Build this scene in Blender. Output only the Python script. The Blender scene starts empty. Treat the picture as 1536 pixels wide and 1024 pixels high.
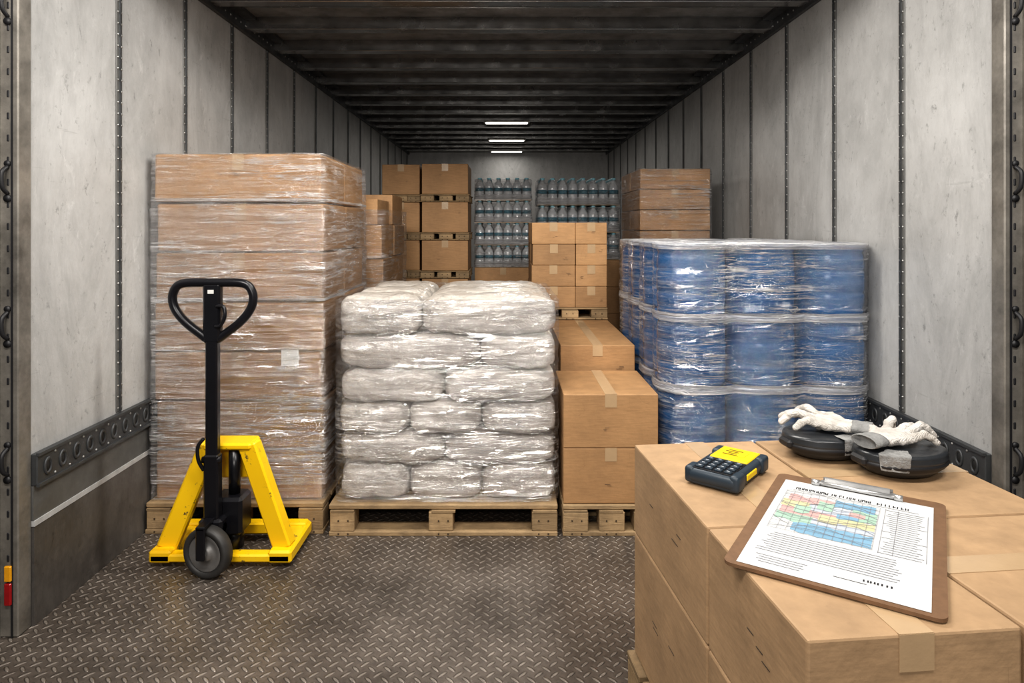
import bpy, bmesh, math, random
from mathutils import Vector, Matrix, noise, Euler
random.seed(7)
scene = bpy.context.scene
R = math.radians

# ------------------------------------------------------------------ node helpers
class NT:
    def __init__(s, name):
        s.m = bpy.data.materials.new(name); s.m.use_nodes = True
        s.t = s.m.node_tree; s.t.nodes.clear()
        s.out = s.t.nodes.new('ShaderNodeOutputMaterial')
        s._tc = None
    def n(s, typ, ins=None, **props):
        nd = s.t.nodes.new(typ)
        for k, v in props.items(): setattr(nd, k, v)
        if ins:
            for k, v in ins.items():
                sock = nd.inputs[k]
                if isinstance(v, bpy.types.NodeSocket): s.t.links.new(v, sock)
                else: sock.default_value = v
        return nd
    def tc(s, out='Object'):
        if not s._tc: s._tc = s.t.nodes.new('ShaderNodeTexCoord')
        return s._tc.outputs[out]
    def mapping(s, scale=(1,1,1), rot=(0,0,0), src=None):
        return s.n('ShaderNodeMapping', {'Vector': src or s.tc(), 'Scale': scale, 'Rotation': rot}).outputs[0]
    def noise(s, scale=5, detail=4, rough=.55, vec=None, dist=0):
        return s.n('ShaderNodeTexNoise', {'Vector': vec or s.tc(), 'Scale': scale, 'Detail': detail, 'Roughness': rough, 'Distortion': dist}).outputs['Fac']
    def math(s, op, a, b=0.0, c=None, clamp=False):
        ins = {0: a, 1: b}
        if c is not None: ins[2] = c
        return s.n('ShaderNodeMath', ins, operation=op, use_clamp=clamp).outputs[0]
    def ramp(s, fac, stops):
        nd = s.n('ShaderNodeValToRGB', {'Fac': fac})
        cr = nd.color_ramp
        while len(cr.elements) < len(stops): cr.elements.new(.5)
        for e, (p, c) in zip(cr.elements, stops):
            e.position = p
            e.color = (c, c, c, 1) if not isinstance(c, (tuple, list)) else (*c[:3], 1)
        return nd.outputs[0]
    def ridge(s, nz, w):
        return s.ramp(s.math('ABSOLUTE', s.math('SUBTRACT', nz, .5)), [(0, 1), (w, 0)])
    def mix(s, fac, a, b, mode='MIX'):
        nd = s.n('ShaderNodeMix', data_type='RGBA', blend_type=mode)
        for i, v in ((0, fac), (6, a), (7, b)):
            if isinstance(v, bpy.types.NodeSocket): s.t.links.new(v, nd.inputs[i])
            else: nd.inputs[i].default_value = (*v, 1) if isinstance(v, tuple) and len(v) == 3 else v
        return nd.outputs[2]
    def bump(s, h, strength=.3, dist=.01):
        return s.n('ShaderNodeBump', {'Height': h, 'Strength': strength, 'Distance': dist}).outputs[0]
    def finish(s, color, rough=.5, metal=0, normal=None, **extra):
        ins = {'Base Color': color if isinstance(color, bpy.types.NodeSocket) else (*color, 1), 'Roughness': rough, 'Metallic': metal}
        if normal is not None: ins['Normal'] = normal
        ins.update(extra)
        p = s.n('ShaderNodeBsdfPrincipled', ins)
        s.t.links.new(p.outputs[0], s.out.inputs[0])
        return s.m

def simple(name, col, rough=.5, metal=0, var=.15, scale=12, bump=.05, **ex):
    t = NT(name)
    f = t.noise(scale, 5)
    c = t.mix(f, tuple(x*(1-var) for x in col), tuple(min(1, x*(1+var)) for x in col))
    return t.finish(c, rough, metal, t.bump(t.noise(scale*6, 3), bump, .005), **ex)

def m_card(name, col, crease=.15):
    t = NT(name)
    rnd = t.n('ShaderNodeNewGeometry').outputs['Random Per Island']
    a = t.mix(rnd, tuple(c*.80 for c in col), tuple(c*1.14 for c in col))
    big = t.ramp(t.noise(3.2, 6, .65), [(.3, .74), (.7, 1.10)])
    a = t.mix(1.0, a, big, 'MULTIPLY')
    fib = t.ramp(t.noise(60, 3, .6, t.mapping((.3, .3, 3))), [(.35, .90), (.65, 1.05)])
    a = t.mix(1.0, a, fib, 'MULTIPLY')
    sc = t.ramp(t.noise(9, 8, .75, t.mapping((1, 1, 1), (0.3, .2, .5)), 1.2), [(.62, 1.0), (.74, .55)])
    a = t.mix(.65, a, sc, 'MULTIPLY')
    cr = t.math('MULTIPLY', t.ridge(t.noise(5.5, 3, .5, t.mapping((1, 1, .5), (.2, .5, .3)), .2), .004), t.ramp(t.noise(4, 2), [(.5, 0), (.6, 1)]))
    a = t.mix(t.math('MULTIPLY', cr, crease), a, tuple(c*.45 for c in col))
    h = t.math('ADD', t.noise(5, 4), t.math('MULTIPLY', t.noise(90, 2), .08))
    h = t.math('SUBTRACT', h, t.math('MULTIPLY', cr, .06))
    return t.finish(a, .68, 0, t.bump(h, .5, .014))

def m_wall(name, col, dark, stain=.5, dirt=1.0):
    t = NT(name)
    f1 = t.ramp(t.noise(1.9, 10, .72), [(.32, 0), (.66, 1)])
    a = t.mix(f1, dark, col)
    f2 = t.ramp(t.noise(3, 10, .80, t.mapping((1, 1, .3)), .6), [(.36, .66), (.56, 1.04)])
    a = t.mix(stain, a, f2, 'MULTIPLY')
    f3 = t.ramp(t.noise(30, 8, .78, t.mapping((1, 1, .7)), .3), [(.58, 1), (.69, .42)])
    a = t.mix(.8*dirt, a, f3, 'MULTIPLY')
    f4 = t.ramp(t.noise(9, 10, .82, t.mapping((1, 1, .5)), .5), [(.57, 0), (.66, 1)])
    a = t.mix(t.math('MULTIPLY', f4, .35), a, tuple(min(1, x*1.4) for x in col))
    sc = t.ramp(t.noise(1, 6, .6, t.mapping((3, 3, 55), (.25, .2, 0))), [(.67, 0), (.70, 1)])
    a = t.mix(t.math('MULTIPLY', sc, .22), a, tuple(x*.5 for x in dark))
    h = t.math('ADD', t.noise(14, 6), t.math('MULTIPLY', t.noise(2.5, 2), 1.2))
    return t.finish(a, .46, 0.05, t.bump(h, .22, .012))

def m_metal(name, col, rough=.42, metal=.75, stain=.6):
    t = NT(name)
    f = t.ramp(t.noise(6, 8, .7), [(.3, 0), (.7, 1)])
    a = t.mix(f, tuple(c*(1-stain*.6) for c in col), tuple(c*1.15 for c in col))
    r = t.ramp(t.noise(9, 5), [(.3, rough*.75), (.7, min(1, rough*1.35))])
    nd = t.finish(a, .5, metal, t.bump(t.noise(25, 5), .12, .006))
    p = [x for x in t.t.nodes if x.type == 'BSDF_PRINCIPLED'][0]
    t.t.links.new(r, p.inputs['Roughness'])
    return nd

def m_wood(name, col):
    t = NT(name)
    rnd = t.n('ShaderNodeNewGeometry').outputs['Random Per Island']
    g = t.noise(18, 6, .6, t.mapping((.6, 6, 6)), .8)
    a = t.mix(g, tuple(c*.55 for c in col), tuple(c*1.2 for c in col))
    a = t.mix(1.0, a, t.ramp(rnd, [(0, .66), (1, 1.12)]), 'MULTIPLY')
    a = t.mix(.85, a, t.ramp(t.noise(5, 7, .7), [(.33, .45), (.6, 1.0)]), 'MULTIPLY')
    return t.finish(a, .75, 0, t.bump(g, .4, .006))

def m_wrap(name, dens=.05, white=.5, vs=20, gloss=.16, rough=.14, tint=(.97, .97, .98), hs=1.0):
    t = NT(name)
    n1 = t.noise(1.0, 5, .58, t.mapping((1.1*hs, 1.1*hs, vs), (R(4), R(5), 0)), .35)
    n2 = t.noise(1.0, 5, .58, t.mapping((2.0*hs, 2.0*hs, vs*1.6), (R(-9), R(-8), 0)), .5)
    n4 = t.noise(1.0, 3, .5, t.mapping((3.2*hs, 3.2*hs, vs*.7), (R(26), R(24), 0)), .6)
    n3 = t.ramp(t.noise(2.4, 5, .6), [(.40, .06), (.62, 1)])
    l1 = t.ridge(n1, .024); l2 = t.ridge(n2, .018); l4 = t.math('MULTIPLY', t.ridge(n4, .010), .8)
    s = t.math('MAXIMUM', t.math('MAXIMUM', l1, l2), l4)
    soft = t.ramp(n1, [(.56, 0), (.78, .65)])
    s = t.math('MULTIPLY', t.math('MAXIMUM', s, soft), n3)
    h = t.math('ADD', t.math('MULTIPLY', n1, 1.0), t.math('MULTIPLY', n2, .7))
    h = t.math('ADD', h, t.math('ADD', t.math('MULTIPLY', s, .10), t.math('MULTIPLY', n4, .5)))
    nrm = t.bump(h, 1.0, .06)
    tr = t.n('ShaderNodeBsdfTransparent', {'Color': (*tint, 1)}).outputs[0]
    gl = t.n('ShaderNodeBsdfGlossy', {'Color': (1, 1, 1, 1), 'Roughness': rough, 'Normal': nrm}).outputs[0]
    df = t.n('ShaderNodeBsdfDiffuse', {'Color': (.90, .90, .91, 1), 'Normal': nrm}).outputs[0]
    g = t.n('ShaderNodeMixShader', {0: t.math('ADD', t.math('MULTIPLY', s, .42), gloss), 1: tr, 2: gl}).outputs[0]
    w = t.n('ShaderNodeMixShader', {0: t.math('ADD', t.math('MULTIPLY', s, white), dens, clamp=True), 1: g, 2: df}).outputs[0]  # white streaks along film creases also paint highlights into the diffuse colour
    t.t.links.new(w, t.out.inputs[0])
    return t.m

def m_tread():
    t = NT('tread_plate')
    v = t.mapping((1/.033,)*3, (0, 0, R(45)))
    sp = t.n('ShaderNodeSeparateXYZ', {0: v})
    x, y = sp.outputs[0], sp.outputs[1]
    cx, cy = t.math('FLOOR', x), t.math('FLOOR', y)
    fx = t.math('SUBTRACT', t.math('SUBTRACT', x, cx), .5)
    fy = t.math('SUBTRACT', t.math('SUBTRACT', y, cy), .5)
    p = t.math('FLOORED_MODULO', t.math('ADD', cx, cy), 2.0)
    q = t.math('SUBTRACT', 1.0, p)
    ax = t.math('ADD', t.math('MULTIPLY', fx, q), t.math('MULTIPLY', fy, p))
    ay = t.math('ADD', t.math('MULTIPLY', fy, q), t.math('MULTIPLY', fx, p))
    e = t.math('ADD', t.math('POWER', t.math('ABSOLUTE', t.math('DIVIDE', ax, .60)), 2.0),
               t.math('POWER', t.math('ABSOLUTE', t.math('DIVIDE', ay, .20)), 2.0))
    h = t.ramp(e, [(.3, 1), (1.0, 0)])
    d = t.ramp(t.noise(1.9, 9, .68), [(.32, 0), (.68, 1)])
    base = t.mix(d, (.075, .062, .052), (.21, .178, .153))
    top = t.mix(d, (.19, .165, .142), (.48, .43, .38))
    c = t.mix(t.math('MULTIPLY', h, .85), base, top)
    c = t.mix(.7, c, t.ramp(t.noise(40, 5, .7), [(.35, .6), (.6, 1)]), 'MULTIPLY')
    hh = t.math('ADD', h, t.math('MULTIPLY', t.noise(60, 3), .12))
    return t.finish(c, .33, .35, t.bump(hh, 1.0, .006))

# ------------------------------------------------------------------ materials
CARD = m_card('cardboard', (.43, .25, .118))
CARDF = m_card('cardboard_light', (.44, .29, .165), .0)
TAPE = simple('packing_tape', (.46, .325, .195), .2, 0, .1, 20)
DARK = simple('dark_seam', (.05, .032, .018), .8)
INK = simple('printed_ink', (.06, .045, .035), .7)
WOOD = m_wood('pallet_wood', (.48, .335, .185))
WALL = m_wall('wall_panel_paint', (.52, .52, .515), (.39, .39, .385), .6)
SKIRT = m_wall('scuffed_skirt', (.14, .13, .12), (.055, .05, .047), .9)
WHITE_L = simple('light_band', (.42, .42, .42), .5, 0, .5, 18)
RAIL = m_metal('dark_rail_steel', (.10, .105, .11), .45, .6)
RAILHOLE = simple('rail_hole', (.02, .02, .02), .5)
STRIP = m_metal('seam_strip_metal', (.16, .16, .155), .5, .4)
RIVET = m_metal('rivet_metal', (.55, .55, .54), .35, .8)
ROOF = m_metal('roof_metal', (.25, .243, .236), .5, .4, 1.0)
BEAM = m_metal('roof_beam_metal', (.38, .375, .37), .22, .9)
POST = m_metal('post_steel', (.30, .28, .25), .45, .5, 1.0)
BLACK = simple('black_rubber', (.016, .016, .018), .5)
FLOOR = m_tread()
t = NT('yellow_paint')
chip = t.ramp(t.noise(14, 9, .75), [(.61, 0), (.64, 1)])
c = t.mix(chip, t.mix(t.noise(5, 4), (.82, .47, .005), (.95, .62, .008)), (.06, .045, .03))
YEL = t.finish(c, .33, 0, t.bump(chip, -.3, .004))
BLKM = simple('black_painted_steel', (.010, .010, .013), .28, .2, .3)
GREYW = simple('wheel_polyurethane', (.035, .034, .033), .5, 0, .4, 30)
HUB = m_metal('wheel_hub', (.26, .255, .25), .45, .6)
BLUE = simple('blue_drum_plastic', (.003, .095, .265), .22, 0, .35, 4)
CHROME = m_metal('chrome', (.75, .75, .76), .18, 1, .2)
t = NT('woven_sack')
n1 = t.noise(7, 8, .70, None, 1.0); n2 = t.noise(22, 7, .70, t.mapping((1, 1, 2.2)), 1.2)
cre = t.ridge(t.noise(6, 4, .6, t.mapping((1, 1, 1.6)), 1.5), .02)
c = t.mix(t.ramp(n1, [(.3, 0), (.7, 1)]), (.55, .50, .445), (.80, .75, .69))
c = t.mix(.4, c, t.ramp(n2, [(.35, .78), (.6, 1.03)]), 'MULTIPLY')
c = t.mix(t.math('MULTIPLY', cre, .15), c, (.36, .32, .28))
sp = t.n('ShaderNodeTexWave', {'Vector': t.mapping((1, 1, 1)), 'Scale': 95.0, 'Distortion': .4}, bands_direction='Z').outputs['Fac']
hh = t.math('ADD', t.math('ADD', n1, t.math('MULTIPLY', n2, .6)), t.math('ADD', t.math('MULTIPLY', cre, -.08), t.math('MULTIPLY', sp, .04)))
SACK = t.finish(c, .36, 0, t.bump(hh, .95, .028), **{'Coat Weight': .7, 'Coat Roughness': .15})
WRAP = m_wrap('stretch_film', .01, .42, 22, .17, .10)
WRAPS = m_wrap('stretch_film_sacks', .01, .34, 18, .13, .10, hs=1.4)
WRAPB = m_wrap('stretch_film_drums', .01, .55, 30, .19, .085)
WRAPD = m_wrap('stretch_film_band', .28, .65, 42, .2, .2)
LABEL = simple('paper_label', (.72, .72, .70), .6)
t = NT('bottle_plastic')
gl = t.n('ShaderNodeBsdfGlossy', {'Roughness': .12}).outputs[0]
tr = t.n('ShaderNodeBsdfTransparent', {'Color': (.90, .93, .94, 1)}).outputs[0]
df = t.n('ShaderNodeBsdfDiffuse', {'Color': (.88, .91, .93, 1)}).outputs[0]
a = t.n('ShaderNodeMixShader', {0: .42, 1: tr, 2: gl}).outputs[0]
b = t.n('ShaderNodeMixShader', {0: .60, 1: a, 2: df}).outputs[0]
t.t.links.new(b, t.out.inputs[0]); BOTTLE = t.m
BLABEL = simple('bottle_label', (.05, .18, .24), .4, 0, .8, 30)
BCAP = simple('bottle_cap', (.30, .58, .68), .4)

# ------------------------------------------------------------------ mesh builder
class MB:
    def __init__(s): s.V = []; s.F = []; s.M = []; s.S = []
    def add(s, vs, fs, m=0, smooth=False, T=None):
        o = len(s.V)
        for v in vs:
            v = Vector(v)
            if T is not None: v = T @ v
            s.V.append(tuple(v))
        for f in fs:
            s.F.append(tuple(i+o for i in f)); s.M.append(m); s.S.append(smooth)
    def box(s, c, size, m=0, rz=0, bevel=0, seg=1, T=None, smooth=False, taper=None):
        bm = bmesh.new(); bmesh.ops.create_cube(bm, size=1)
        for v in bm.verts:
            v.co = Vector((v.co.x*size[0], v.co.y*size[1], v.co.z*size[2]))
            if taper and v.co.z > 0: v.co.x *= taper[0]; v.co.y *= taper[1]
        if bevel: bmesh.ops.bevel(bm, geom=list(bm.edges), offset=bevel, segments=seg, profile=.5, affect='EDGES')
        bm.verts.index_update()
        vs = [v.co.copy() for v in bm.verts]; fs = [[v.index for v in f.verts] for f in bm.faces]
        bm.free()
        M = Matrix.Translation(c) @ Matrix.Rotation(rz, 4, 'Z')
        if T is not None: M = T @ M
        s.add(vs, fs, m, smooth, M)
    def b2(s, x0, x1, y0, y1, z0, z1, m=0, **k):
        s.box(((x0+x1)/2, (y0+y1)/2, (z0+z1)/2), (x1-x0, y1-y0, z1-z0), m, **k)
    def beam(s, p0, p1, w, h, m=0, bevel=0, up='Y', T=None):
        p0, p1 = Vector(p0), Vector(p1); d = p1-p0
        M = Matrix.Translation((p0+p1)/2) @ d.to_track_quat('Z', up).to_matrix().to_4x4()
        if T is not None: M = T @ M
        s.box((0, 0, 0), (w, h, d.length), m, bevel=bevel, T=M)
    def lathe(s, prof, seg=24, m=0, T=None, smooth=True, sy=1.0, caps=True):
        vs = []; fs = []
        n = len(prof)
        for (r, z) in prof:
            for i in range(seg):
                a = 2*math.pi*i/seg
                vs.append((r*math.cos(a), r*math.sin(a)*sy, z))
        for j in range(n-1):
            for i in range(seg):
                k = (i+1) % seg
                fs.append((j*seg+i, j*seg+k, (j+1)*seg+k, (j+1)*seg+i))
        if caps:
            fs.append(tuple(reversed(range(seg)))); fs.append(tuple((n-1)*seg+i for i in range(seg)))
        s.add(vs, fs, m, smooth, T)
    def cyl(s, p0, p1, r, m=0, seg=20, r1=None, T=None):
        p0, p1 = Vector(p0), Vector(p1); d = p1-p0; L = d.length
        M = Matrix.Translation(p0) @ d.to_track_quat('Z', 'Y').to_matrix().to_4x4()
        if T is not None: M = T @ M
        r1 = r if r1 is None else r1
        s.lathe([(r, 0), (r1, L)], seg, m, M)
    def tube(s, pts, r, seg=12, m=0, closed=False, T=None):
        pts = [Vector(p) for p in pts]; n = len(pts); vs = []; fs = []
        nrm = None
        for i, p in enumerate(pts):
            a = pts[(i-1) % n] if (closed or i > 0) else p
            b = pts[(i+1) % n] if (closed or i < n-1) else p
            tg = (b-a).normalized()
            if nrm is None: nrm = tg.orthogonal().normalized()
            nrm = (nrm - tg*nrm.dot(tg)).normalized()
            bi = tg.cross(nrm)
            for k in range(seg):
                an = 2*math.pi*k/seg
                vs.append(p + (nrm*math.cos(an)+bi*math.sin(an))*r)
        for i in range(n if closed else n-1):
            j = (i+1) % n
            for k in range(seg):
                l = (k+1) % seg
                fs.append((i*seg+k, i*seg+l, j*seg+l, j*seg+k))
        if not closed:
            fs.append(tuple(reversed(range(seg)))); fs.append(tuple((n-1)*seg+k for k in range(seg)))
        s.add(vs, fs, m, True, T)
    def build(s, name, mats, parent=None, origin=None):
        if origin is None:
            xs = [v[0] for v in s.V]; ys = [v[1] for v in s.V]; zs = [v[2] for v in s.V]
            origin = Vector(((min(xs)+max(xs))/2, (min(ys)+max(ys))/2, min(zs)))
        me = bpy.data.meshes.new(name)
        me.from_pydata([tuple(Vector(v)-origin) for v in s.V], [], s.F)
        for mt in mats: me.materials.append(mt)
        me.polygons.foreach_set('material_index', s.M)
        me.polygons.foreach_set('use_smooth', s.S)
        me.update()
        o = bpy.data.objects.new(name, me); scene.collection.objects.link(o)
        o.location = origin
        return o

def catmull(pts, closed, sub=6):
    pts = [Vector(p) for p in pts]; n = len(pts); out = []
    rng = n if closed else n-1
    for i in range(rng):
        p0 = pts[(i-1) % n] if (closed or i > 0) else pts[i]
        p1 = pts[i]; p2 = pts[(i+1) % n]
        p3 = pts[(i+2) % n] if (closed or i+2 < n) else p2
        for k in range(sub):
            u = k/sub
            out.append(.5*((2*p1)+(-p0+p2)*u+(2*p0-5*p1+4*p2-p3)*u*u+(-p0+3*p1-3*p2+p3)*u**3))
    if not closed: out.append(pts[-1])
    return out

# ------------------------------------------------------------------ shell of the trailer
XL, XR, YF, YB, HC = -1.55, 1.58, 2.17, 10.5, 2.53
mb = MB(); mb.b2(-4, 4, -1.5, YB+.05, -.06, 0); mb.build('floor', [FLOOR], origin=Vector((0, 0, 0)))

def side_wall(sign, X, name):
    o = MB(); th = .035
    def bx(a, b, y0, y1, z0, z1, m=0, **k):
        x0, x1 = X - sign*b, X - sign*a
        o.b2(min(x0, x1), max(x0, x1), y0, y1, z0, z1, m, **k)
    bx(-th, 0, YF, YB, 0, HC, 0)
    wall = o.build(name, [WALL])
    o = MB()
    bx(0.0, .012, YF, YB-.001, 0.001, .322, 0)
    bx(0.0, .014, YF, YB-.001, .324, .342, 1)
    bx(0.0, .010, YF, YB-.001, .342, .455, 2)
    bx(0.0, .022, YF, YB-.001, .455, .560, 3, bevel=.003)
    bx(.018, .030, YF, YB-.001, .452, .462, 3); bx(.018, .030, YF, YB-.001, .553, .563, 3)
    y = YF+.05
    rotm = Matrix.Rotation(R(-90)*sign, 4, 'Y')
    while y < 5.2:
        T = Matrix.Translation((X-sign*.0215, y, .506)) @ rotm
        o.lathe([(.032, 0), (.028, .005), (.020, .0055), (.018, -.0005)], 16, 3, T, sy=.66)
        o.lathe([(.018, 0.0), (.017, .0012)], 14, 4, Matrix.Translation((X-sign*.0222, y, .506)) @ rotm, sy=.66)
        for zz in (.471, .543):
            o.lathe([(.005, 0), (.004, .003), (.001, .004)], 6, 5, Matrix.Translation((X-sign*.0215, y+.036, zz)) @ rotm)
        y += .075
    o.build('trim_rub_rail_'+name.split('_')[1], [SKIRT, WHITE_L, STRIP, RAIL, RAILHOLE, RIVET])
    o = MB(); y = 2.66
    while y < YB-.1:
        bx(0.0, .006, y-.019, y+.019, .564, HC-.09, 0, bevel=.002)
        bx(0.006, .011, y-.004, y+.004, .564, HC-.09, 2)
        if y < 5.4:
            z = .58
            while z < HC-.1:
                for dy in (-.012, .012):
                    o.lathe([(.0048, 0), (.004, .0025), (.001, .0035)], 6, 1, Matrix.Translation((X-sign*.006, y+dy, z)) @ rotm)
                z += .045
        y += .548
    bx(0, .022, YF, YB-.001, HC-.095, HC-.001, 2, bevel=.003)
    bx(0, .08, YF, YB-.001, HC-.020, HC-.001, 2)
    y = YF+.05
    while y < 6:
        o.lathe([(.006, 0), (.005, .003), (.001, .004)], 6, 1, Matrix.Translation((X-sign*.022, y, HC-.055)) @ rotm)
        y += .07
    o.build('trim_seams_'+name.split('_')[1], [STRIP, RIVET, RAIL])
side_wall(-1, XL, 'wall_left'); side_wall(1, XR, 'wall_right')
mb = MB(); mb.b2(XL, XR, YB, YB+.04, 0, HC)
mb.build('wall_back', [WALL])
mb = MB(); mb.b2(XL-.035, XR+.035, YF, YB+.04, HC, HC+.03); mb.build('ceiling', [ROOF])
mb = MB(); y = YF+.30
while y < YB-.05:
    mb.b2(XL+.022, XR-.022, y-.005, y+.005, HC-.068, HC-.001, 0)
    mb.b2(XL+.022, XR-.022, y-.005, y+.075, HC-.073, HC-.066, 0, bevel=.002)
    mb.b2(XL+.022, XR-.022, y+.070, y+.078, HC-.066, HC-.045, 0)
    mb.b2(XL+.022, XR-.022, y+.25, y+.265, HC-.018, HC-.001, 0)
    y += .48
mb.build('trim_roof_bows', [BEAM])

def post(sign, X, nm):
    o = MB()
    def bx(a, b, y0, y1, z0, z1, m=0, **k):
        x0, x1 = X + sign*a, X + sign*b
        o.b2(min(x0, x1), max(x0, x1), y0, y1, z0, z1, m, **k)
    bx(-.004, .058, YF-.06, YF, 0, HC+.12, 0, bevel=.004)
    bx(.012, .017, YF-.064, YF-.055, 0, HC, 1); bx(.052, .058, YF-.070, YF-.055, 0, HC, 0)
    z = .10
    while z < HC:
        bx(.024, .032, YF-.0625, YF-.055, z, z+.022, 1, bevel=.002)
        z += .07
    for z in (.55, .98, 1.44, 2.0):
        o.tube(catmull([(X+sign*.028, YF-.062, z-.035), (X+sign*.030, YF-.082, z-.015), (X+sign*.030, YF-.084, z+.03), (X+sign*.028, YF-.062, z+.050)], False), .0065, 8, 1)
        o.cyl((X+sign*.028, YF-.058, z-.05), (X+sign*.028, YF-.066, z-.05), .012, 1, 12)
        o.cyl((X+sign*.028, YF-.058, z+.06), (X+sign*.028, YF-.066, z+.06), .010, 1, 12)
    bx(.058, .078, YF-.10, YF+.02, 0, HC+.12, 1, bevel=.006)
    bx(.080, .094, YF-.07, YF+.02, 0, HC+.12, 2, bevel=.003)
    bx(.095, .115, YF-.09, YF+.02, 0, HC+.12, 1, bevel=.004)
    o.build(nm, [POST, BLACK, RAIL])
post(-1, XL, 'door_1'); post(1, XR, 'door_2')
RED = simple('red_reflector', (.28, .008, .01), .2, 0, .3, 40); AMB = simple('amber_reflector', (.65, .30, .01), .2, 0, .3, 40)
mb = MB(); mb.box((XL-.024, YF-.066, .205), (.022, .01, .050), 0, bevel=.003); mb.box((XL-.024, YF-.066, .14), (.022, .01, .07), 1, bevel=.003)
mb.build('reflector', [AMB, RED])
DOCK = m_wall('dock_wall_paint', (.035, .035, .035), (.015, .015, .015))
mb = MB(); mb.b2(-4, XL-.118, YF-.02, YF+.16, 0, 3.4); mb.build('wall_dock_left', [DOCK])
mb = MB(); mb.b2(XR+.118, 4, YF-.02, YF+.16, 0, 3.4); mb.build('wall_dock_right', [DOCK])
mb = MB(); mb.b2(XL-.116, XR+.116, YF-.02, YF+.16, HC+.125, 3.4); mb.build('wall_dock_header', [DOCK])
mb = MB(); z = 0
for i in range(12):
    mb.b2(XL-.19, XL-.135, YF-.08, YF-.024, z, z+.16, i % 2); z += .16
mb.build('dock_guard_post', [YEL, BLACK])

# ------------------------------------------------------------------ pallet
def pallet(x0, x1, y0, y1, z0=0, h=.13, rz=0, c=None, name='wooden_pallet', nb=7):
    o = MB()
    w, d = x1-x0, y1-y0; C = Vector(((x0+x1)/2, (y0+y1)/2, z0))
    T = Matrix.Translation(C) @ Matrix.Rotation(rz, 4, 'Z')
    tb = h*.15
    def j(): return random.uniform(-.003, .003)
    for i, y in enumerate((-d/2+.05, 0, d/2-.05)):
        o.box((j(), y, tb/2), (w, .1, tb), 0, bevel=.003, T=T)
        for x in (-w/2+.055, j()*4, w/2-.055):
            o.box((x, y+j(), tb+h*.31), (.105+j(), .095, h*.62), 0, bevel=.003, T=T)
    for x in (-w/2+.055, 0, w/2-.055):
        o.box((x, 0, h*.77+h*.025), (.1, d, h*.06), 0, T=T)
    bw = d/nb
    for i in range(nb):
        o.box((j(), -d/2+bw*(i+.5), h*.84+h*.075), (w+j(), bw*.86, h*.15), 0, bevel=.003, T=T)
    y = -d/2-.0008
    for x in (-w/2+.04, -w/2+.08, w/2-.04, w/2-.08, -.02, .02):
        for zz in (h*.5, h*.08):
            o.box((x, y, zz), (.006, .002, .006), 1, T=T)
    return o.build(name, [WOOD, DARK])

# ------------------------------------------------------------------ carton
def carton(o, x0, x1, y0, y1, z0, z1, rz=0, tape='y', T=None, bev=.004, tw=.05, ends=.055, marks=0, sag=.004, gap=.0015):
    g = .002
    c = ((x0+x1)/2, (y0+y1)/2); w, d, h = x1-x0-g*2, y1-y0-g*2, z1-z0-gap
    M = Matrix.Translation((c[0], c[1], z0)) @ Matrix.Rotation(rz, 4, 'Z')
    if T is not None: M = T @ M
    bm = bmesh.new(); bmesh.ops.create_cube(bm, size=1)
    for v in bm.verts: v.co = Vector((v.co.x*w, v.co.y*d, v.co.z*h))
    bmesh.ops.bevel(bm, geom=list(bm.edges), offset=bev, segments=2, profile=.5, affect='EDGES')
    ox = random.uniform(0, 50)
    vs = []
    bm.verts.index_update()
    for v in bm.verts:
        q = v.co
        nv = noise.noise_vector(Vector((q.x*4+ox, q.y*4, q.z*4)))*sag*.6
        vs.append(Vector((q.x+nv.x*.7, q.y+nv.y*.7, q.z+h/2)))
    fs = [[v.index for v in f.verts] for f in bm.faces]; bm.free()
    o.add(vs, fs, 0, False, M)
    e = .0008
    if tape == 'y':
        o.box((0, 0, h+e*.3), (.0025, d-.01, e), 2, T=M)
        o.box((0, 0, h+e*.8), (tw, d+.001, e), 1, T=M)
        for sg in (-1, 1): o.box((0, sg*(d/2+e*.5+sag*.2), h-ends/2), (tw, e, ends), 1, T=M)
    elif tape == 'x':
        o.box((0, 0, h+e*.3), (w-.01, .0025, e), 2, T=M)
        o.box((0, 0, h+e*.8), (w+.001, tw, e), 1, T=M)
        for sg in (-1, 1): o.box((sg*(w/2+e*.5+sag*.2), 0, h-ends/2), (e, tw, ends), 1, T=M)
    for k in range(marks):
        mx = random.uniform(-w*.4, w*.3); mz = random.uniform(h*.25, h*.65)
        for q in range(random.randint(2, 3)):
            o.box((mx+random.uniform(0, .02), -d/2-.0004-sag*.3, mz+q*.006), (random.uniform(.008, .028), .0006, .0011), 3, T=M)
CM = [CARD, TAPE, DARK, INK, WRAP, LABEL, WRAPD]

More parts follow.
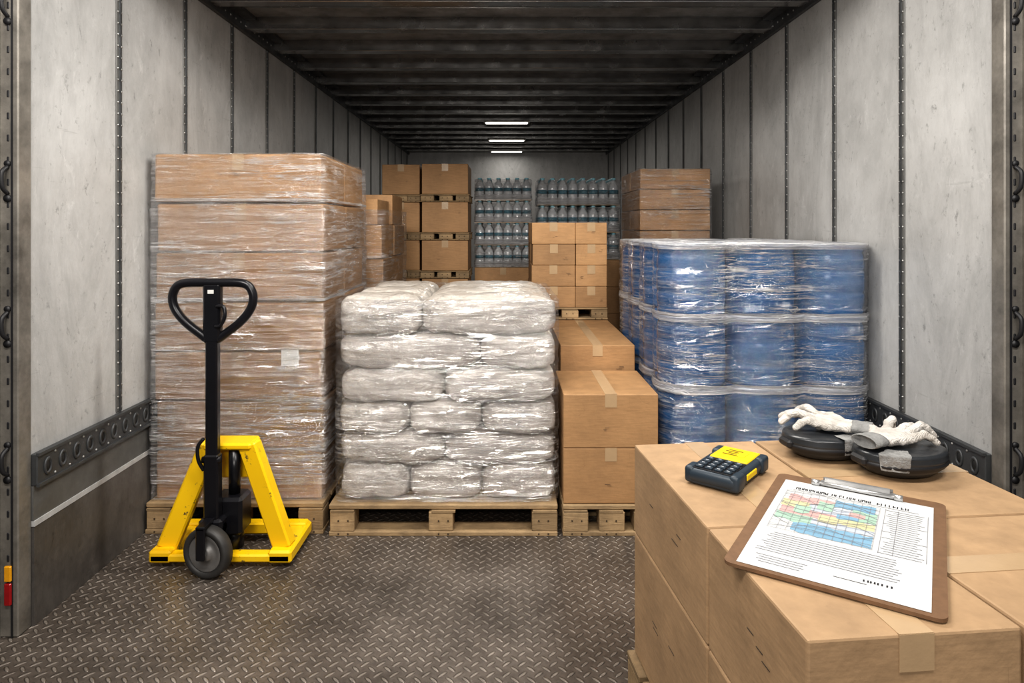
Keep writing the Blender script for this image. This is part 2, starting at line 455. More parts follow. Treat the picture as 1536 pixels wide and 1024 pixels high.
def wrap_shell(o, x0, x1, y0, y1, z0, z1, m, r=.03, amp=.006, nz=40, seedv=0, lip=.05, scallop=None):
    pts = []
    step = .035
    def edge(a, b):
        n = max(2, int((Vector(b)-Vector(a)).length/step))
        for i in range(n):
            pts.append(Vector(a).lerp(Vector(b), i/n))
    def arc(cx, cy, a0):
        for i in range(5):
            a = a0 + R(90)*i/5; pts.append(Vector((cx+r*math.cos(a), cy+r*math.sin(a))))
    edge((x0+r, y0), (x1-r, y0)); arc(x1-r, y0+r, R(-90))
    edge((x1, y0+r), (x1, y1-r)); arc(x1-r, y1-r, 0)
    edge((x1-r, y1), (x0+r, y1)); arc(x0+r, y1-r, R(90))
    edge((x0, y1-r), (x0, y0+r)); arc(x0+r, y0+r, R(180))
    n = len(pts); vs = []; fs = []
    rows = nz + (4 if lip else 0)
    for j in range(rows+1):
        if j <= nz: z = z0+(z1-z0)*j/nz; sc = 0
        else: z = z1+.004; sc = lip*(j-nz)/4
        for i, p in enumerate(pts):
            a = pts[i-1]; b = pts[(i+1) % n]
            tg = (b-a).normalized(); nm = Vector((tg.y, -tg.x))
            d = amp*noise.noise(Vector((p.x*3+seedv, p.y*3, z*24)))+amp*.6*noise.noise(Vector((p.x*9, p.y*9+seedv, z*50)))
            d = d + amp*.8
            if scallop: d -= scallop(p, z)
            q = p + nm*d - nm*sc
            vs.append((q.x, q.y, z + (noise.noise(Vector((p.x*8, p.y*8, 3)))*.004 if j >= nz else 0)))
    for j in range(rows):
        for i in range(n):
            k = (i+1) % n
            fs.append((j*n+i, j*n+k, (j+1)*n+k, (j+1)*n+i))
    o.add(vs, fs, m, True)

# ------------------------------------------------------------------ left wrapped carton load
pallet(-1.53, -.775, 2.82, 3.72)
o = MB(); n = 7; zb = .131; hh = (1.62-zb)/n
for i in range(n):
    j1 = random.uniform(-.008, .006); z0 = zb+i*hh
    for k in range(2):
        ja = random.uniform(-.002, .010)
        carton(o, -1.512+ja*.6, -.790+j1*(1+k*.5), 2.858+k*.41+ja, 2.862+(k+1)*.41-.004, z0, z0+hh, marks=2 if k == 0 else 0, tape='y', bev=.009, gap=.008, sag=.008, ends=.07)
o.box((-.925, 2.8465, .74), (.075, .001, .07), 5)
for i in range(6):
    zc = zb+(i+1)*hh
    if i in (0, 3, 5): wrap_shell(o, -1.523, -.779, 2.849, 3.69, zc+.002, zc+.014, 6, r=.012, seedv=50+i, lip=0, amp=.004, nz=4)
wrap_shell(o, -1.522, -.780, 2.850, 3.69, .134, 1.612, 4, r=.012, seedv=1, lip=.05, amp=.004, nz=60)
wrap_shell(o, -1.524, -.778, 2.848, 3.692, .20, 1.38, 4, r=.012, seedv=3, lip=0, amp=.006, nz=50)
o.build('wrapped_carton_stack', CM)
pallet(-1.52, -.70, 3.84, 4.70)
o = MB()
for i in range(7):
    z0 = .131+i*.197
    for k in range(2):
        if i == 6 and k == 0: carton(o, -1.2, -.75, 3.88, 4.25, z0, z0+.15, marks=0)
        else: carton(o, -1.50, -.725+random.uniform(-.01, .015), 3.86+k*.41, 3.86+(k+1)*.41-.006, z0, z0+.197, marks=1, tape='y', bev=.006, gap=.004)
wrap_shell(o, -1.51, -.705, 3.85, 4.69, .134, 1.40, 4, seedv=5, lip=0)
o.build('wrapped_carton_stack', CM)
for cx0, cx1, yo in ((-.985, -.685, 5.25), (-.665, -.300, 5.2)):
    per = .299
    for lv in range(6):
        z0 = lv*per
        pallet(cx0-.01, cx1+.01, yo, yo+.5, z0, .060, nb=5)
        o = MB(); carton(o, cx0, cx1, yo+.01, yo+.49, z0+.0606, z0+per-.001, marks=1, tape='y')
        o.build('cardboard_box', CM)

# ------------------------------------------------------------------ sacks
def pillow(o, x0, x1, y0, y1, z0, z1, seed, m=0, N=17, p=4.6, zmin=.1315):
    sx, sy, sz = (x1-x0)/2*1.005, (y1-y0)/2*1.03, (z1-z0)/2*1.04
    C = Vector(((x0+x1)/2, (y0+y1)/2, (z0+z1)/2))
    bm = bmesh.new(); bmesh.ops.create_cube(bm, size=2)
    bmesh.ops.subdivide_edges(bm, edges=bm.edges[:], cuts=N, use_grid_fill=True)
    bm.verts.index_update(); vs = []
    for v in bm.verts:
        q = v.co
        nn = (abs(q.x)**p+abs(q.y)**p+abs(q.z)**p)**(1/p)
        q = q/nn
        e = max(abs(q.x), abs(q.y))
        z = q.z*(1-.08*e**5)
        P = Vector((q.x*sx, q.y*sy, z*sz))
        nv = Vector((seed*3.1+P.x*8, P.y*8, P.z*11))
        rid = abs(noise.noise(nv*1.9)); rid2 = abs(noise.noise(nv*4.1))
        dsp = noise.noise(nv)*.010 + noise.noise(nv*2.7)*.005 - max(0, .18-rid)*.045 - max(0, .12-rid2)*.02
        P += Vector((q.x*.5, q.y*.8, q.z*.8))*dsp
        P = C+P; P.z = max(P.z, zmin)
        vs.append(P)
    fs = [[v.index for v in f.verts] for f in bm.faces]; bm.free()
    o.add(vs, fs, m, True)
pallet(-.747, .215, 2.80, 3.78)
o = MB()
zs = [.138, .280, .412, .547, .687, .836, .990]
sp = [[-.419, -.1075], [-.269], [-.419, -.1075], [-.269], [-.113], [-.370]]
sd = 0
for i, s_ in enumerate(sp):
    xs = [-.724+random.uniform(-.003, .006)]+s_+[.214+random.uniform(-.006, .002)]
    for k in range(3):
        y0 = 2.838+k*.31+random.uniform(-.004, .004)
        for a, b in zip(xs[:-1], xs[1:]):
            sd += 1
            pillow(o, a, b, y0, y0+.31, zs[i]-.002, zs[i+1]+.002+(.008 if i == 5 else 0), sd)
wrap_shell(o, -.732, .220, 2.826, 3.77, .136, .985, 1, r=.05, amp=.006, seedv=9, lip=.06, nz=50)
o.build('wrapped_sack_stack', [SACK, WRAPS])

# ------------------------------------------------------------------ centre-right cartons
pallet(.235, .645, 2.80, 3.29, nb=5)
for z0, z1 in ((.131, .366), (.366, .594)):
    o = MB(); carton(o, .238, .643, 2.815, 3.285, z0, z1, tape='y', marks=1); o.build('cardboard_box', CM)
pallet(.262, .643, 3.31, 5.02, nb=9)
o = MB()
for zi, (z0, z1) in enumerate(((.131, .33), (.33, .525), (.525, .713))):
    for k in range(3):
        y0 = 3.315+k*.566
        carton(o, .265, .640, y0, y0+.562, z0, z1, tape='y', marks=1 if k == 0 else 0)
o.build('carton_stack', CM)
pallet(.155, .640, 4.20, 4.95, .7148, .075, nb=5)
o = MB(); zz = [.791, .924, 1.058, 1.190, 1.328]
for i in range(4):
    for a, b in ((.160, .435), (.437, .636)):
        for k in range(2):
            carton(o, a+random.uniform(-.004, .002), b, 4.21+k*.365, 4.21+k*.365+.36, zz[i], zz[i+1], tape='y', marks=1 if k == 0 else 0)
o.build('carton_stack', CM)

# ------------------------------------------------------------------ bottles
def bottle_load(x0, x1, y0, nx, ny, z0, nt, th, seedv):
    o = MB(); dx = (x1-x0)/nx; r = dx*.48
    prof = [(r*.85, 0), (r, .008), (r, th*.30), (r*.93, th*.33), (r, th*.36), (r, th*.60), (r*.85, th*.72), (r*.40, th*.86), (r*.38, th*.91)]
    for t_ in range(nt):
        zb = z0+t_*th
        for i in range(nx):
            for k in range(ny):
                T = Matrix.Translation((x0+dx*(i+.5), y0+dx*(k+.5), zb))
                o.lathe(prof, 12, 0, T)
                o.lathe([(r*1.015, th*.39), (r*1.015, th*.54)], 12, 1, T)
                o.lathe([(r*.45, th*.90), (r*.45, th*.985)], 8, 2, T)
        wrap_shell(o, x0-.002, x1+.002, y0-.002, y0+dx*ny+.002, zb+.004, zb+th*.9, 3, r=.02, amp=.004, nz=10, seedv=seedv+t_, lip=.05)
        wrap_shell(o, x0-.004, x1+.004, y0-.004, y0+dx*ny+.004, zb+.001, zb+th*.26, 5, r=.02, amp=.004, nz=5, seedv=seedv+t_, lip=0)  # denser white film around each tier, with film glare put into its colour
        o.b2(x0, x1, y0, y0+dx*ny, zb-.004, zb-.0002, 4)
    o.build('water_bottle_stack', [BOTTLE, BLABEL, BCAP, WRAPB, TAPE, WRAPD])
def cartons_under(x0, x1, y0, y1, ztop, n, nx=1):
    pallet(x0, x1, y0, y1, 0, .12, nb=6)
    o = MB(); h = (ztop-.121)/n; w = (x1-x0)/nx
    for i in range(n):
        for k in range(nx): carton(o, x0+.004+k*w, x0+w*(k+1)-.004, y0+.005, y1-.005, .121+i*h, .121+(i+1)*h, marks=1)
    o.build('carton_stack', CM)
cartons_under(-.275, .215, 5.6, 6.05, .955, 4)
bottle_load(-.268, .208, 5.62, 6, 5, .960, 4, .189, 1)
cartons_under(.250, .960, 5.6, 6.05, 1.02, 4, 2)
bottle_load(.260, .950, 5.62, 8, 5, 1.026, 3, .230, 7)

# ------------------------------------------------------------------ right back wrapped cartons
pallet(.91, 1.42, 4.60, 5.36)
o = MB(); n = 11; h = (1.705-.131)/n
for i in range(n):
    for k in range(2):
        j = random.uniform(-.004, .004)
        carton(o, .92+j, 1.41+j*.5, 4.61+k*.375, 4.61+k*.375+.37, .131+i*h, .131+(i+1)*h, tape='y', marks=1-k, bev=.006, gap=.004)
wrap_shell(o, .912, 1.418, 4.602, 5.365, .134, 1.70, 4, seedv=14, lip=.03)
o.build('wrapped_carton_stack', CM)

# ------------------------------------------------------------------ blue drums
pallet(.662, 1.560, 2.775, 3.995, 0, .16); pallet(.662, 1.560, 2.775, 3.995, .161, .158)
o = MB(); D = .299; DX0 = .662; r = D/2-.001; th = .30
def drumprof(h):
    return [(r*.90, 0), (r*.97, .004), (r*.985, .02), (r*.955, .03), (r*.985, .05), (r, h*.3), (r*.97, h*.33), (r, h*.36), (r, h*.62), (r*.97, h*.65), (r, h*.68),
            (r*.98, h-.045), (r*.95, h-.03), (r*.985, h-.022), (r*.985, h-.006), (r*.96, h-.001), (r*.90, h-.001), (r*.88, h-.012), (r*.1, h-.012)]
for t_ in range(3):
    for i in range(3):
        for k in range(4):
            T = Matrix.Translation((DX0+D*(i+.5), 2.787+D*(k+.5), .321+t_*th))
            o.lathe(drumprof(th-.002), 36, 0, T)
            if t_ == 2:
                o.cyl((.07, 0, th-.016), (.07, 0, th-.004), .022, 3, 12, T=T); o.cyl((-.08, 0, th-.016), (-.08, 0, th-.006), .014, 3, 12, T=T)
def scal(p, z):
    u = ((p.x-DX0)/D) % 1; v = ((p.y-2.787)/D) % 1
    s = 0
    if p.y < 2.80 or p.y > 3.96: s = .036*abs(2*u-1)**3
    elif p.x < .69 or p.x > 1.53: s = .036*abs(2*v-1)**3
    return s
XA, XB_ = DX0-.004, DX0+3*D+.004
wrap_shell(o, XA, XB_, 2.783, 3.987, .322, 1.222, 1, r=.13, amp=.006, nz=60, seedv=21, lip=.12, scallop=scal)
for zc in (.62, .92):
    wrap_shell(o, XA-.003, XB_+.003, 2.779, 3.99, zc-.020, zc+.016, 2, r=.13, amp=.005, nz=8, seedv=31+zc, lip=0, scallop=scal)
wrap_shell(o, XA-.002, XB_+.002, 2.781, 3.989, 1.205, 1.226, 2, r=.13, amp=.004, nz=6, seedv=44, lip=.07, scallop=scal)
vs = []; fs = []; NX, NY = 36, 48
for j in range(NY+1):
    for i in range(NX+1):
        x = XA+.05+(XB_-XA-.10)*i/NX; y = 2.84+(3.93-2.84)*j/NY
        u = ((x-DX0)/D) % 1; v = ((y-2.787)/D) % 1
        rr = math.hypot(u-.5, v-.5)
        z = 1.229+.008*noise.noise(Vector((x*9, y*9, 1)))-.018*max(0, rr-.46)/.25
        vs.append((x, y, z))
for j in range(NY):
    for i in range(NX): a_ = j*(NX+1)+i; fs.append((a_, a_+1, a_+NX+2, a_+NX+1))
o.add(vs, fs, 2, True)
o.build('wrapped_drum_stack', [BLUE, WRAPB, WRAPD, BLACK])

# ------------------------------------------------------------------ pallet jack
jx = -1.115
o = MB()
o.b2(jx-.062, jx+.125, 2.575, 2.685, .435, .462, 0, bevel=.008)
o.b2(jx-.050, jx+.113, 2.66, 2.68, .30, .44, 0, bevel=.004)
for x0, x1 in ((jx-.045, jx-.205), (jx+.105, jx+.250)):
    o.beam((x0, 2.615, .452), (x1, 2.60, .055), .058, .075, 0, bevel=.007)
o.b2(jx-.250, jx-.165, 2.535, 2.81, .018, .066, 0, bevel=.008)
o.b2(jx+.205, jx+.295, 2.535, 2.81, .018, .066, 0, bevel=.008)
o.b2(jx-.245, jx-.04, 2.535, 2.585, .022, .052, 0, bevel=.006)
o.b2(jx+.05, jx+.290, 2.535, 2.585, .022, .052, 0, bevel=.006)
o.b2(jx-.24, jx+.285, 2.755, 2.805, .030, .075, 0, bevel=.006)
for x in (jx-.205, jx+.25):
    o.cyl((x-.03, 2.76, .022), (x+.03, 2.76, .022), .0215, 2, 16)
o.b2(jx-.02, jx+.10, 2.55, 2.66, .115, .26, 1, bevel=.012)
o.cyl((jx+.05, 2.61, .25), (jx+.05, 2.61, .44), .022, 1, 20)
o.cyl((jx+.05, 2.61, .05), (jx+.05, 2.61, .13), .035, 1, 20)
o.b2(jx-.045, jx+.045, 2.50, 2.60, .10, .20, 1, bevel=.01)
o.beam((jx, 2.53, .13), (jx, 2.53, .44), .056, .045, 1, bevel=.006)
o.beam((jx, 2.53, .42), (jx, 2.53, .90), .046, .034, 1, bevel=.005)
o.beam((jx, 2.53, .86), (jx, 2.53, 1.085), .066, .036, 1, bevel=.008)
o.cyl((jx-.045, 2.53, .16), (jx+.045, 2.53, .16), .018, 3, 16)
loop = catmull([(jx, 2.53, .868), (jx-.055, 2.53, .900), (jx-.115, 2.53, .950), (jx-.148, 2.53, 1.000), (jx-.150, 2.53, 1.050), (jx-.115, 2.53, 1.085),
                (jx, 2.53, 1.088), (jx+.115, 2.53, 1.085), (jx+.150, 2.53, 1.050), (jx+.148, 2.53, 1.000), (jx+.115, 2.53, .950), (jx+.055, 2.53, .900)], True, 6)
o.tube(loop, .0165, 12, 1, True)
o.tube(catmull([(jx+.02, 2.515, 1.00), (jx+.05, 2.505, 1.0), (jx+.058, 2.50, .965), (jx+.04, 2.505, .93), (jx+.015, 2.515, .925)], False), .007, 8, 1)
o.box((jx, 2.511, 1.055), (.022, .004, .014), 5)
o.tube(catmull([(jx-.03, 2.52, .50), (jx-.050, 2.515, .47), (jx-.048, 2.515, .42), (jx-.03, 2.52, .38)], False), .007, 8, 1)
o.cyl((jx-.035, 2.52, .42), (jx+.035, 2.52, .42), .012, 1, 12)
W = Matrix.Translation((jx+.005, 2.478, .0935)) @ Matrix.Rotation(R(-14), 4, 'Z') @ Matrix.Rotation(R(90), 4, 'X')
o.lathe([(.068, -.010), (.070, -.024), (.086, -.026), (.093, -.018), (.093, .018), (.086, .026), (.070, .024), (.068, .010)], 44, 2, W, caps=False)
o.lathe([(.069, .0), (.069, .019), (.064, .021), (.050, .014), (.030, .013), (.026, .026), (.012, .026)], 36, 4, W)
o.lathe([(.069, -.001), (.069, -.019), (.030, -.013), (.026, -.024)], 36, 4, W)
o.lathe([(.014, .02), (.014, .034), (.008, .038)], 6, 3, W)
o.b2(jx-.020, jx+.014, 2.428, 2.440, .080, .20, 1, bevel=.004)
o.b2(jx-.020, jx+.014, 2.428, 2.54, .19, .205, 1, bevel=.003)
o.build('pallet_jack', [YEL, BLKM, GREYW, CHROME, HUB, LABEL])

# ------------------------------------------------------------------ foreground cartons
ang = R(5.5); O = Vector((.351, 1.846, 0))
T0 = Matrix.Translation(O) @ Matrix.Rotation(ang, 4, 'Z')
cpos = T0 @ Vector((.379, -.44, 0))
pallet(cpos.x-.395, cpos.x+.395, cpos.y-.455, cpos.y+.455, 0, .129, rz=ang)
CF = [CARDF, TAPE, DARK, INK]
for (z0, z1) in ((.130, .458), (.459, .700)):
    for (a, b) in ((0, .344), (.347, .760)):
        for (c0, c1) in ((-.512, 0), (-.882, -.515)):
            o = MB(); carton(o, a, b, c0, c1, z0, z1, tape='y' if a == 0 else 'x', T=T0, marks=2, bev=.0045, tw=.055, sag=.002, gap=.002)
            M = T0
            for q in range(3):
                yy = c0+(c1-c0)*random.uniform(.3, .7)
                if a == 0: o.box((.0010, yy, z0+(z1-z0)*.5+q*.012), (.0008, random.uniform(.02, .04), .0014), 3, T=M)
            o.build('cardboard_box', CF)

# ------------------------------------------------------------------ clipboard
ZT = .7012
Tc = Matrix.Translation((.661, 1.305, ZT)) @ Matrix.Rotation(R(-33), 4, 'Z')
def rrect(w, h, r, n=5):
    pts = []
    for cx, cy, a0 in ((w/2-r, h/2-r, 0), (-w/2+r, h/2-r, 90), (-w/2+r, -h/2+r, 180), (w/2-r, -h/2+r, 270)):
        for i in range(n+1):
            a = R(a0+90*i/n); pts.append((cx+r*math.cos(a), cy+r*math.sin(a)))
    return pts
def plate(o, pts, z0, z1, m, T=None):
    n = len(pts)
    vs = [(p[0], p[1], z0) for p in pts]+[(p[0], p[1], z1) for p in pts]
    fs = [tuple(reversed(range(n))), tuple(range(n, 2*n))]+[(i, (i+1) % n, n+(i+1) % n, n+i) for i in range(n)]
    o.add(vs, fs, m, False, T)
BW, BH = .335, .505
o = MB()
plate(o, rrect(BW, BH, .016), 0.0, .006, 0, Tc)
PW, PH = .292, .455; py = -.014
def on(px, py_, w, h, m, z=.0074):
    plate(o, [(px-w/2, py_-h/2), (px+w/2, py_-h/2), (px+w/2, py_+h/2), (px-w/2, py_+h/2)], z, z+.0003, m, Tc)
on(0, py, PW, PH, 1, .0066)
random.seed(3)
x = -.115
for word in (9, 11, 8):
    for i in range(word):
        hgt = .011
        on(x, py+.184, .0020, hgt, 2)
        if random.random() < .75: on(x+.0025, py+.184+random.choice((-.0045, 0, .0045)), .004, .0022, 2)
        if random.random() < .5: on(x+.0045, py+.184, .0018, hgt, 2)
        x += .0074
    x += .006
on(.0, py+.172, .24, .0012, 3)
cx0, cx1, cy0, cy1 = -.130, .052, py-.055, py+.162
def band(x0, x1, y0, y1, m, k):
    N_ = 16; top = []; bot = []
    for i in range(N_+1):
        x = x0+(x1-x0)*i/N_
        top.append((x, y1+noise.noise(Vector((x*40, k, 0)))*.012)); bot.append((x, y0+noise.noise(Vector((x*40, k+7, 0)))*.012))
    z = .00745+.00006*k
    o.add([(p[0], p[1], z) for p in bot+top], [(i, i+1, N_+2+i, N_+1+i) for i in range(N_)], m, False, Tc)
zones = [(-.090, .050, -.050, .006, 5), (-.128, -.060, .000, .040, 7), (-.060, .050, .004, .034, 8), (-.125, -.020, .036, .075, 4), (-.020, .050, .030, .065, 6),
         (-.128, -.075, .072, .112, 6), (-.075, .010, .070, .108, 8), (.005, .050, .062, .122, 7), (-.120, -.030, .108, .142, 4), (-.030, .045, .118, .156, 5),
         (-.050, -.015, .020, .060, 6), (-.1, -.07, .05, .09, 7), (.0, .03, .08, .1, 4), (-.06, -.03, .085, .13, 7), (-.02, .02, .06, .08, 5)]
for k, (a_, b_, c_, d_, m_) in enumerate(zones): band(a_, b_, py+c_, py+d_, m_, k)
for i in range(12):
    on(cx0+(cx1-cx0)*i/11, (cy0+cy1)/2, .0006, cy1-cy0, 3, .0085); on((cx0+cx1)/2, cy0+(cy1-cy0)*i/11, cx1-cx0, .0006, 3, .0085)
for k in range(8):
    pp = catmull([Vector((cx0+(cx1-cx0)*u/5, cy0+(cy1-cy0)*(.10+.12*k)+random.uniform(-.018, .018), .0088)) for u in range(6)], False, 4)
    o.tube(pp, .0004, 4, 3, False, Tc)
for i in range(22): on(.098+random.uniform(-.004, .004), py+.158-i*.0102, random.uniform(.04, .075), .0013, 3)
for xx in (.062, .085, .137): on(xx, py+.053, .0009, .225, 3)
for i in range(10): on(random.uniform(-.02, -.01), py-.074-i*.0093, random.uniform(.20, .25), .0015, 3)
for i in range(4): on(-.08, py-.178-i*.009, random.uniform(.06, .09), .0014, 3)
x = .050
for i in range(8): on(x, py-.180, .0025, .007, 2); x += random.uniform(.004, .008)
on(.03, py-.192, .05, .001, 2)
o.box((0, BH/2-.022, .0095), (.150, .030, .003), 9, bevel=.001, T=Tc)
prof = catmull([(BH/2-.040, .0095), (BH/2-.030, .014), (BH/2-.018, .019), (BH/2-.006, .017), (BH/2+.004, .011)], False, 4)
for i in range(len(prof)-1):
    p, q = prof[i], prof[i+1]
    o.add([(-.065, p[0], p[1]), (.065, p[0], p[1]), (.065, q[0], q[1]), (-.065, q[0], q[1]),
           (-.065, p[0], p[1]+.0015), (.065, p[0], p[1]+.0015), (.065, q[0], q[1]+.0015), (-.065, q[0], q[1]+.0015)],
          [(0, 1, 2, 3), (7, 6, 5, 4), (0, 4, 5, 1), (3, 2, 6, 7), (0, 3, 7, 4), (1, 5, 6, 2)], 9, False, Tc)
o.cyl((-.085, BH/2-.038, .013), (.085, BH/2-.038, .013), .0048, 9, 12, T=Tc)
o.cyl((-.070, BH/2-.004, .013), (.070, BH/2-.004, .013), .004, 9, 12, T=Tc)
for sx in (-.082, .082): o.cyl((sx-.008, BH/2-.038, .013), (sx+.008, BH/2-.038, .013), .0068, 9, 12, T=Tc)
HB = simple('hardboard', (.17, .095, .05), .6, 0, .3, 60)
PAPER = simple('paper', (.60, .61, .61), .55, 0, .03)
PK = simple('chart_pink', (.58, .36, .34), .6); BL = simple('chart_blue', (.20, .36, .49), .6); YL = simple('chart_yellow', (.56, .53, .32), .6)
GR = simple('chart_green', (.34, .50, .40), .6); OR = simple('chart_lilac', (.46, .50, .56), .6)
TXT = simple('print_grey', (.25, .25, .27), .6); BK = simple('print_black', (.015, .015, .02), .6)
METAL = m_metal('clip_nickel', (.55, .55, .55), .35, .8, .2)
o.build('clipboard', [HB, PAPER, BK, TXT, PK, BL, YL, GR, OR, METAL])

# ------------------------------------------------------------------ handheld meter
SL = simple('device_rubber', (.026, .040, .056), .42); YD = simple('device_yellow', (.82, .56, .01), .4, 0, .05)
BT = simple('device_buttons', (.008, .008, .010), .35); BTW = simple('button_print', (.50, .51, .53), .5)
Ts = Matrix.Translation((.530, 1.600, ZT)) @ Matrix.Rotation(R(-40), 4, 'Z')
o = MB()
o.box((0, 0, .021), (.122, .205, .034), 0, bevel=.014, seg=4, T=Ts, smooth=True)
o.box((0, 0, .010), (.114, .197, .0198), 0, bevel=.008, seg=3, T=Ts, smooth=True)
for sx in (-1, 1):
    for yy in (-.078, .078): o.box((sx*.053, yy, .021), (.024, .045, .038), 0, bevel=.008, seg=3, T=Ts, smooth=True)
    o.box((sx*.0615, -.01, .022), (.004, .06, .014), 1, bevel=.0015, T=Ts)
o.box((0, .048, .0385), (.092, .090, .005), 1, bevel=.002, T=Ts)
o.box((0, .052, .0412), (.054, .038, .0012), 1, T=Ts)
for i in range(4): o.box((-.010+random.uniform(-.01, .01), .036+i*.011, .0420), (random.uniform(.02, .035), .0035, .0006), 2, T=Ts)
o.box((0, -.048, .0378), (.094, .092, .003), 2, bevel=.001, T=Ts)
for i in range(4):
    for j in range(4):
        cx, cy = -.034+i*.0226, -.081+j*.0215
        o.box((cx, cy, .0405), (.017, .013, .005), 0, bevel=.0015, T=Ts)
        o.box((cx, cy, .0432), (.007, .003, .0005), 3, T=Ts)
o.build('handheld_meter', [SL, YD, BT, BTW])

# ------------------------------------------------------------------ knee pads + gloves
PADM = simple('pad_black_plastic', (.028, .031, .035), .30, 0, .3, 20)
CUFF = simple('grey_knit_cuff', (.26, .26, .255), .9, 0, .6, 45, .6)
def pad(cx, cy, rz, rx, ry, da):
    o = MB(); T = Matrix.Translation((cx, cy, ZT)) @ Matrix.Rotation(rz, 4, 'Z')
    o.lathe([(rx*.50, 0), (rx*.72, .004), (rx*.88, .018), (rx*.97, .036), (rx*1.0, .045), (rx*.97, .049), (rx*.985, .053), (rx*.96, .058), (rx*.85, .0605), (rx*.6, .061), (rx*.05, .061)], 48, 0, T, sy=ry/rx)
    o.lathe([(rx*.93, .022), (rx*1.00, .030), (rx*1.01, .034), (rx*.98, .038)], 48, 1, T, sy=ry/rx, caps=False)
    for sg in (-1, 1): o.box((sg*rx*.93, 0, .036), (.028, .05, .022), 1, bevel=.006, T=T)
    vs = []; fs = []; nu, nv_ = 14, 14
    for j in range(nv_+1):
        v = j/nv_
        for i in range(nu+1):
            u = (i/nu-.5)
            a = da + u*.72*(1-.2*v)
            if v < .5: rr = .55+.48*(v/.5); z = .064
            else: rr = 1.03-.05*((v-.5)/.5)**2; z = .064-.040*((v-.5)/.5)
            w_ = noise.noise(Vector((u*14, v*7, cx*9)))*.004
            vs.append(((rr*rx+w_)*math.cos(a), (rr*ry+w_)*math.sin(a), z+w_*.6))
    for j in range(nv_):
        for i in range(nu): q = j*(nu+1)+i; fs.append((q, q+1, q+nu+2, q+nu+1))
    o.add(vs, fs, 2, True, T)
    return o.build('knee_pad', [PADM, BLACK, CUFF])
pad(.840, 1.760, R(8), .112, .088, R(-75))
pad(.966, 1.638, R(10), .115, .086, R(-128))
t = NT('knit_glove')
wv = t.n('ShaderNodeTexWave', {'Vector': t.tc(), 'Scale': 130.0, 'Distortion': 1.5}).outputs['Fac']
c = t.mix(t.ramp(t.noise(25, 5), [(.3, 0), (.7, 1)]), (.45, .42, .38), (.72, .69, .65))
KNIT = t.finish(c, .9, 0, t.bump(t.math('ADD', wv, t.noise(60, 4)), .5, .003))
def glove(cx, cy, cz, rz, mirror=1, sc=1.0, spread=1.5, lift=.012):
    o = MB()
    def capsule(p0, p1, r0, r1):
        p0, p1 = Vector(p0), Vector(p1); d = p1-p0; L = d.length
        M = Matrix.Translation(p0) @ d.to_track_quat('Z', 'Y').to_matrix().to_4x4()
        pr = [(r0*math.cos(a), r0*math.sin(a)) for a in [R(x) for x in (-80, -50, -20, 0)]]
        pr += [(r1*math.cos(a), L+r1*math.sin(a)) for a in [R(x) for x in (0, 20, 50, 80)]]
        o.lathe(pr, 14, 0, M)
    o.lathe([(.001, -.016), (.030, -.014), (.042, -.006), (.044, 0), (.041, .008), (.028, .014), (.001, .016)], 24, 0, Matrix.Translation((0, 0, .018)), sy=1.0)
    o.lathe([(.001, -.015), (.026, -.013), (.034, -.006), (.036, 0), (.034, .007), (.024, .012), (.001, .013)], 24, 0, Matrix.Translation((0, -.035, .018)), sy=1.1)
    fin = [(-.034, .026, -22, .054, .0100), (-.014, .040, -7, .072, .0110), (.010, .042, 6, .078, .0110), (.032, .034, 19, .066, .0105)]
    for i, (x, y, a, L, r) in enumerate(fin):
        a *= spread
        dx, dy = math.sin(R(a)), math.cos(R(a))
        up = lift*(1.6 if i % 2 else .6)
        p0 = (x, y-.02, .018); p1 = (x+dx*L*.45, y+dy*L*.45, .022+up); a2 = a*1.15
        dx2, dy2 = math.sin(R(a2)), math.cos(R(a2))
        p2 = (p1[0]+dx2*L*.32, p1[1]+dy2*L*.32, .018+up*.7); p3 = (p2[0]+dx2*L*.24, p2[1]+dy2*L*.24, .011)
        capsule(p0, p1, r*1.1, r*1.0); capsule(p1, p2, r*1.0, r*.92); capsule(p2, p3, r*.92, r*.82)
    capsule((.028, -.022, .018), (.064, .004, .020), .015, .013); capsule((.064, .004, .020), (.086, .032, .014), .013, .0105)
    o.V = [(v[0]*mirror, v[1], v[2]) for v in o.V]
    if mirror < 0: o.F = [tuple(reversed(f)) for f in o.F]
    g = o.build('work_glove', [KNIT], origin=Vector((0, 0, 0)))
    rm = g.modifiers.new('r', 'REMESH'); rm.mode = 'VOXEL'; rm.voxel_size = .0024; rm.use_smooth_shade = True
    sm = g.modifiers.new('s', 'SMOOTH'); sm.factor = .5; sm.iterations = 3
    tx = bpy.data.textures.new('wr', 'CLOUDS'); tx.noise_scale = .018
    dm = g.modifiers.new('d', 'DISPLACE'); dm.texture = tx; dm.strength = .008; dm.mid_level = .5
    g.location = (cx, cy, cz); g.rotation_euler = (0, 0, rz); g.scale = (sc,)*3
    q = MB()
    q.lathe([(.033, 0), (.036, .01), (.034, .022), (.037, .034), (.036, .046), (.033, .048), (.031, .03)], 28, 0,
            Matrix.Translation((0, -.055, .018)) @ Matrix.Rotation(R(90), 4, 'X'), sy=.42)
    cf = q.build('cuff', [CUFF], origin=Vector((0, 0, 0))); cf.parent = g
    return g
glove(.850, 1.760, ZT+.063, R(58), 1, 1.0)
glove(.955, 1.650, ZT+.063, R(-66), -1, 1.0)

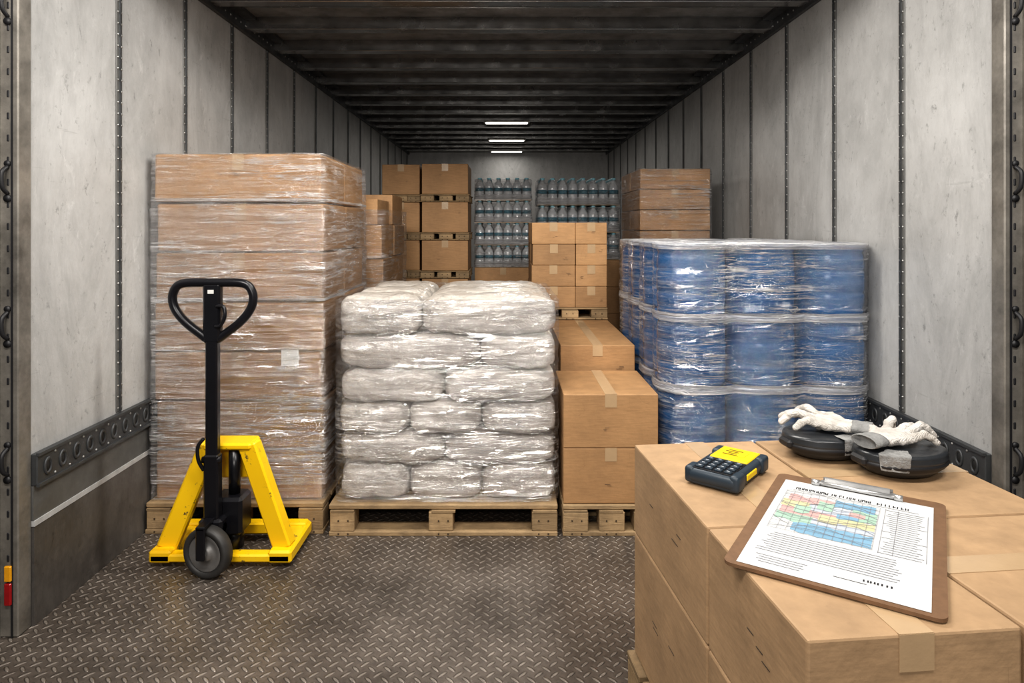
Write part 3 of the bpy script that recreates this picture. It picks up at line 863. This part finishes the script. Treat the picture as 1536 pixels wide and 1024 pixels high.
# ------------------------------------------------------------------ lamps
em = NT('led_diffuser'); e = em.n('ShaderNodeEmission', {'Color': (1, .96, .90, 1), 'Strength': 2.5})
em.t.links.new(e.outputs[0], em.out.inputs[0])
def lamp(y, w, power, z=HC-.09):
    o = MB(); o.b2(-w/2-.02, w/2+.02, y-.045, y+.045, z, HC-.074, 0, bevel=.003)
    o.b2(-w/2, w/2, y-.035, y+.035, z-.012, z-.001, 1, bevel=.003)
    o.build('ceiling_lamp', [POST, em.m])
    l = bpy.data.lights.new('lamp_light', 'AREA'); l.shape = 'RECTANGLE'; l.size = w; l.size_y = .10; l.energy = power; l.color = (1, .95, .88)
    ob = bpy.data.objects.new('lamp_light', l); scene.collection.objects.link(ob); ob.location = (0, y, z-.02)
lamp(2.52, 1.6, 37)
lamp(7.3, .46, 11); lamp(8.8, .46, 6); lamp(10.1, .46, 3)
def area(name, loc, target, sx, sy, p, col=(1, 1, 1)):
    l = bpy.data.lights.new(name, 'AREA'); l.shape = 'RECTANGLE'; l.size = sx; l.size_y = sy; l.energy = p; l.color = col
    ob = bpy.data.objects.new(name, l); scene.collection.objects.link(ob); ob.location = loc
    ob.rotation_euler = (Vector(target)-Vector(loc)).to_track_quat('-Z', 'Y').to_euler()
area('dock_lamp_light', (-1.0, .45, 3.05), (-.5, 3.4, .6), 1.2, .35, 57, (1, .95, .89))
area('dock_lamp_light', (1.1, .45, 3.05), (.5, 3.4, .6), 1.2, .35, 48, (1, .96, .91))
area('ceiling_fill_light', (-.3, -.9, 1.95), (0, 5.5, 2.2), .9, .3, 38, (1, .95, .89))  # unseen fill added behind the camera to brighten ceiling and roof bows
w = bpy.data.worlds.new('world'); scene.world = w; w.use_nodes = True
w.node_tree.nodes['Background'].inputs[0].default_value = (1, .97, .94, 1); w.node_tree.nodes['Background'].inputs[1].default_value = .15

# ------------------------------------------------------------------ camera
cam = bpy.data.cameras.new('camera'); co = bpy.data.objects.new('camera', cam); scene.collection.objects.link(co)
co.location = (0, 0, 1.3); co.rotation_euler = (R(90), 0, 0)
cam.sensor_width = 36; cam.lens = 1000/1536*36; cam.shift_x = 8/1536; cam.shift_y = -172/1536; cam.clip_start = .02
scene.camera = co
scene.view_settings.view_transform = 'Standard'
try: scene.view_settings.look = 'Medium High Contrast'
except Exception as ex: print('look', ex)
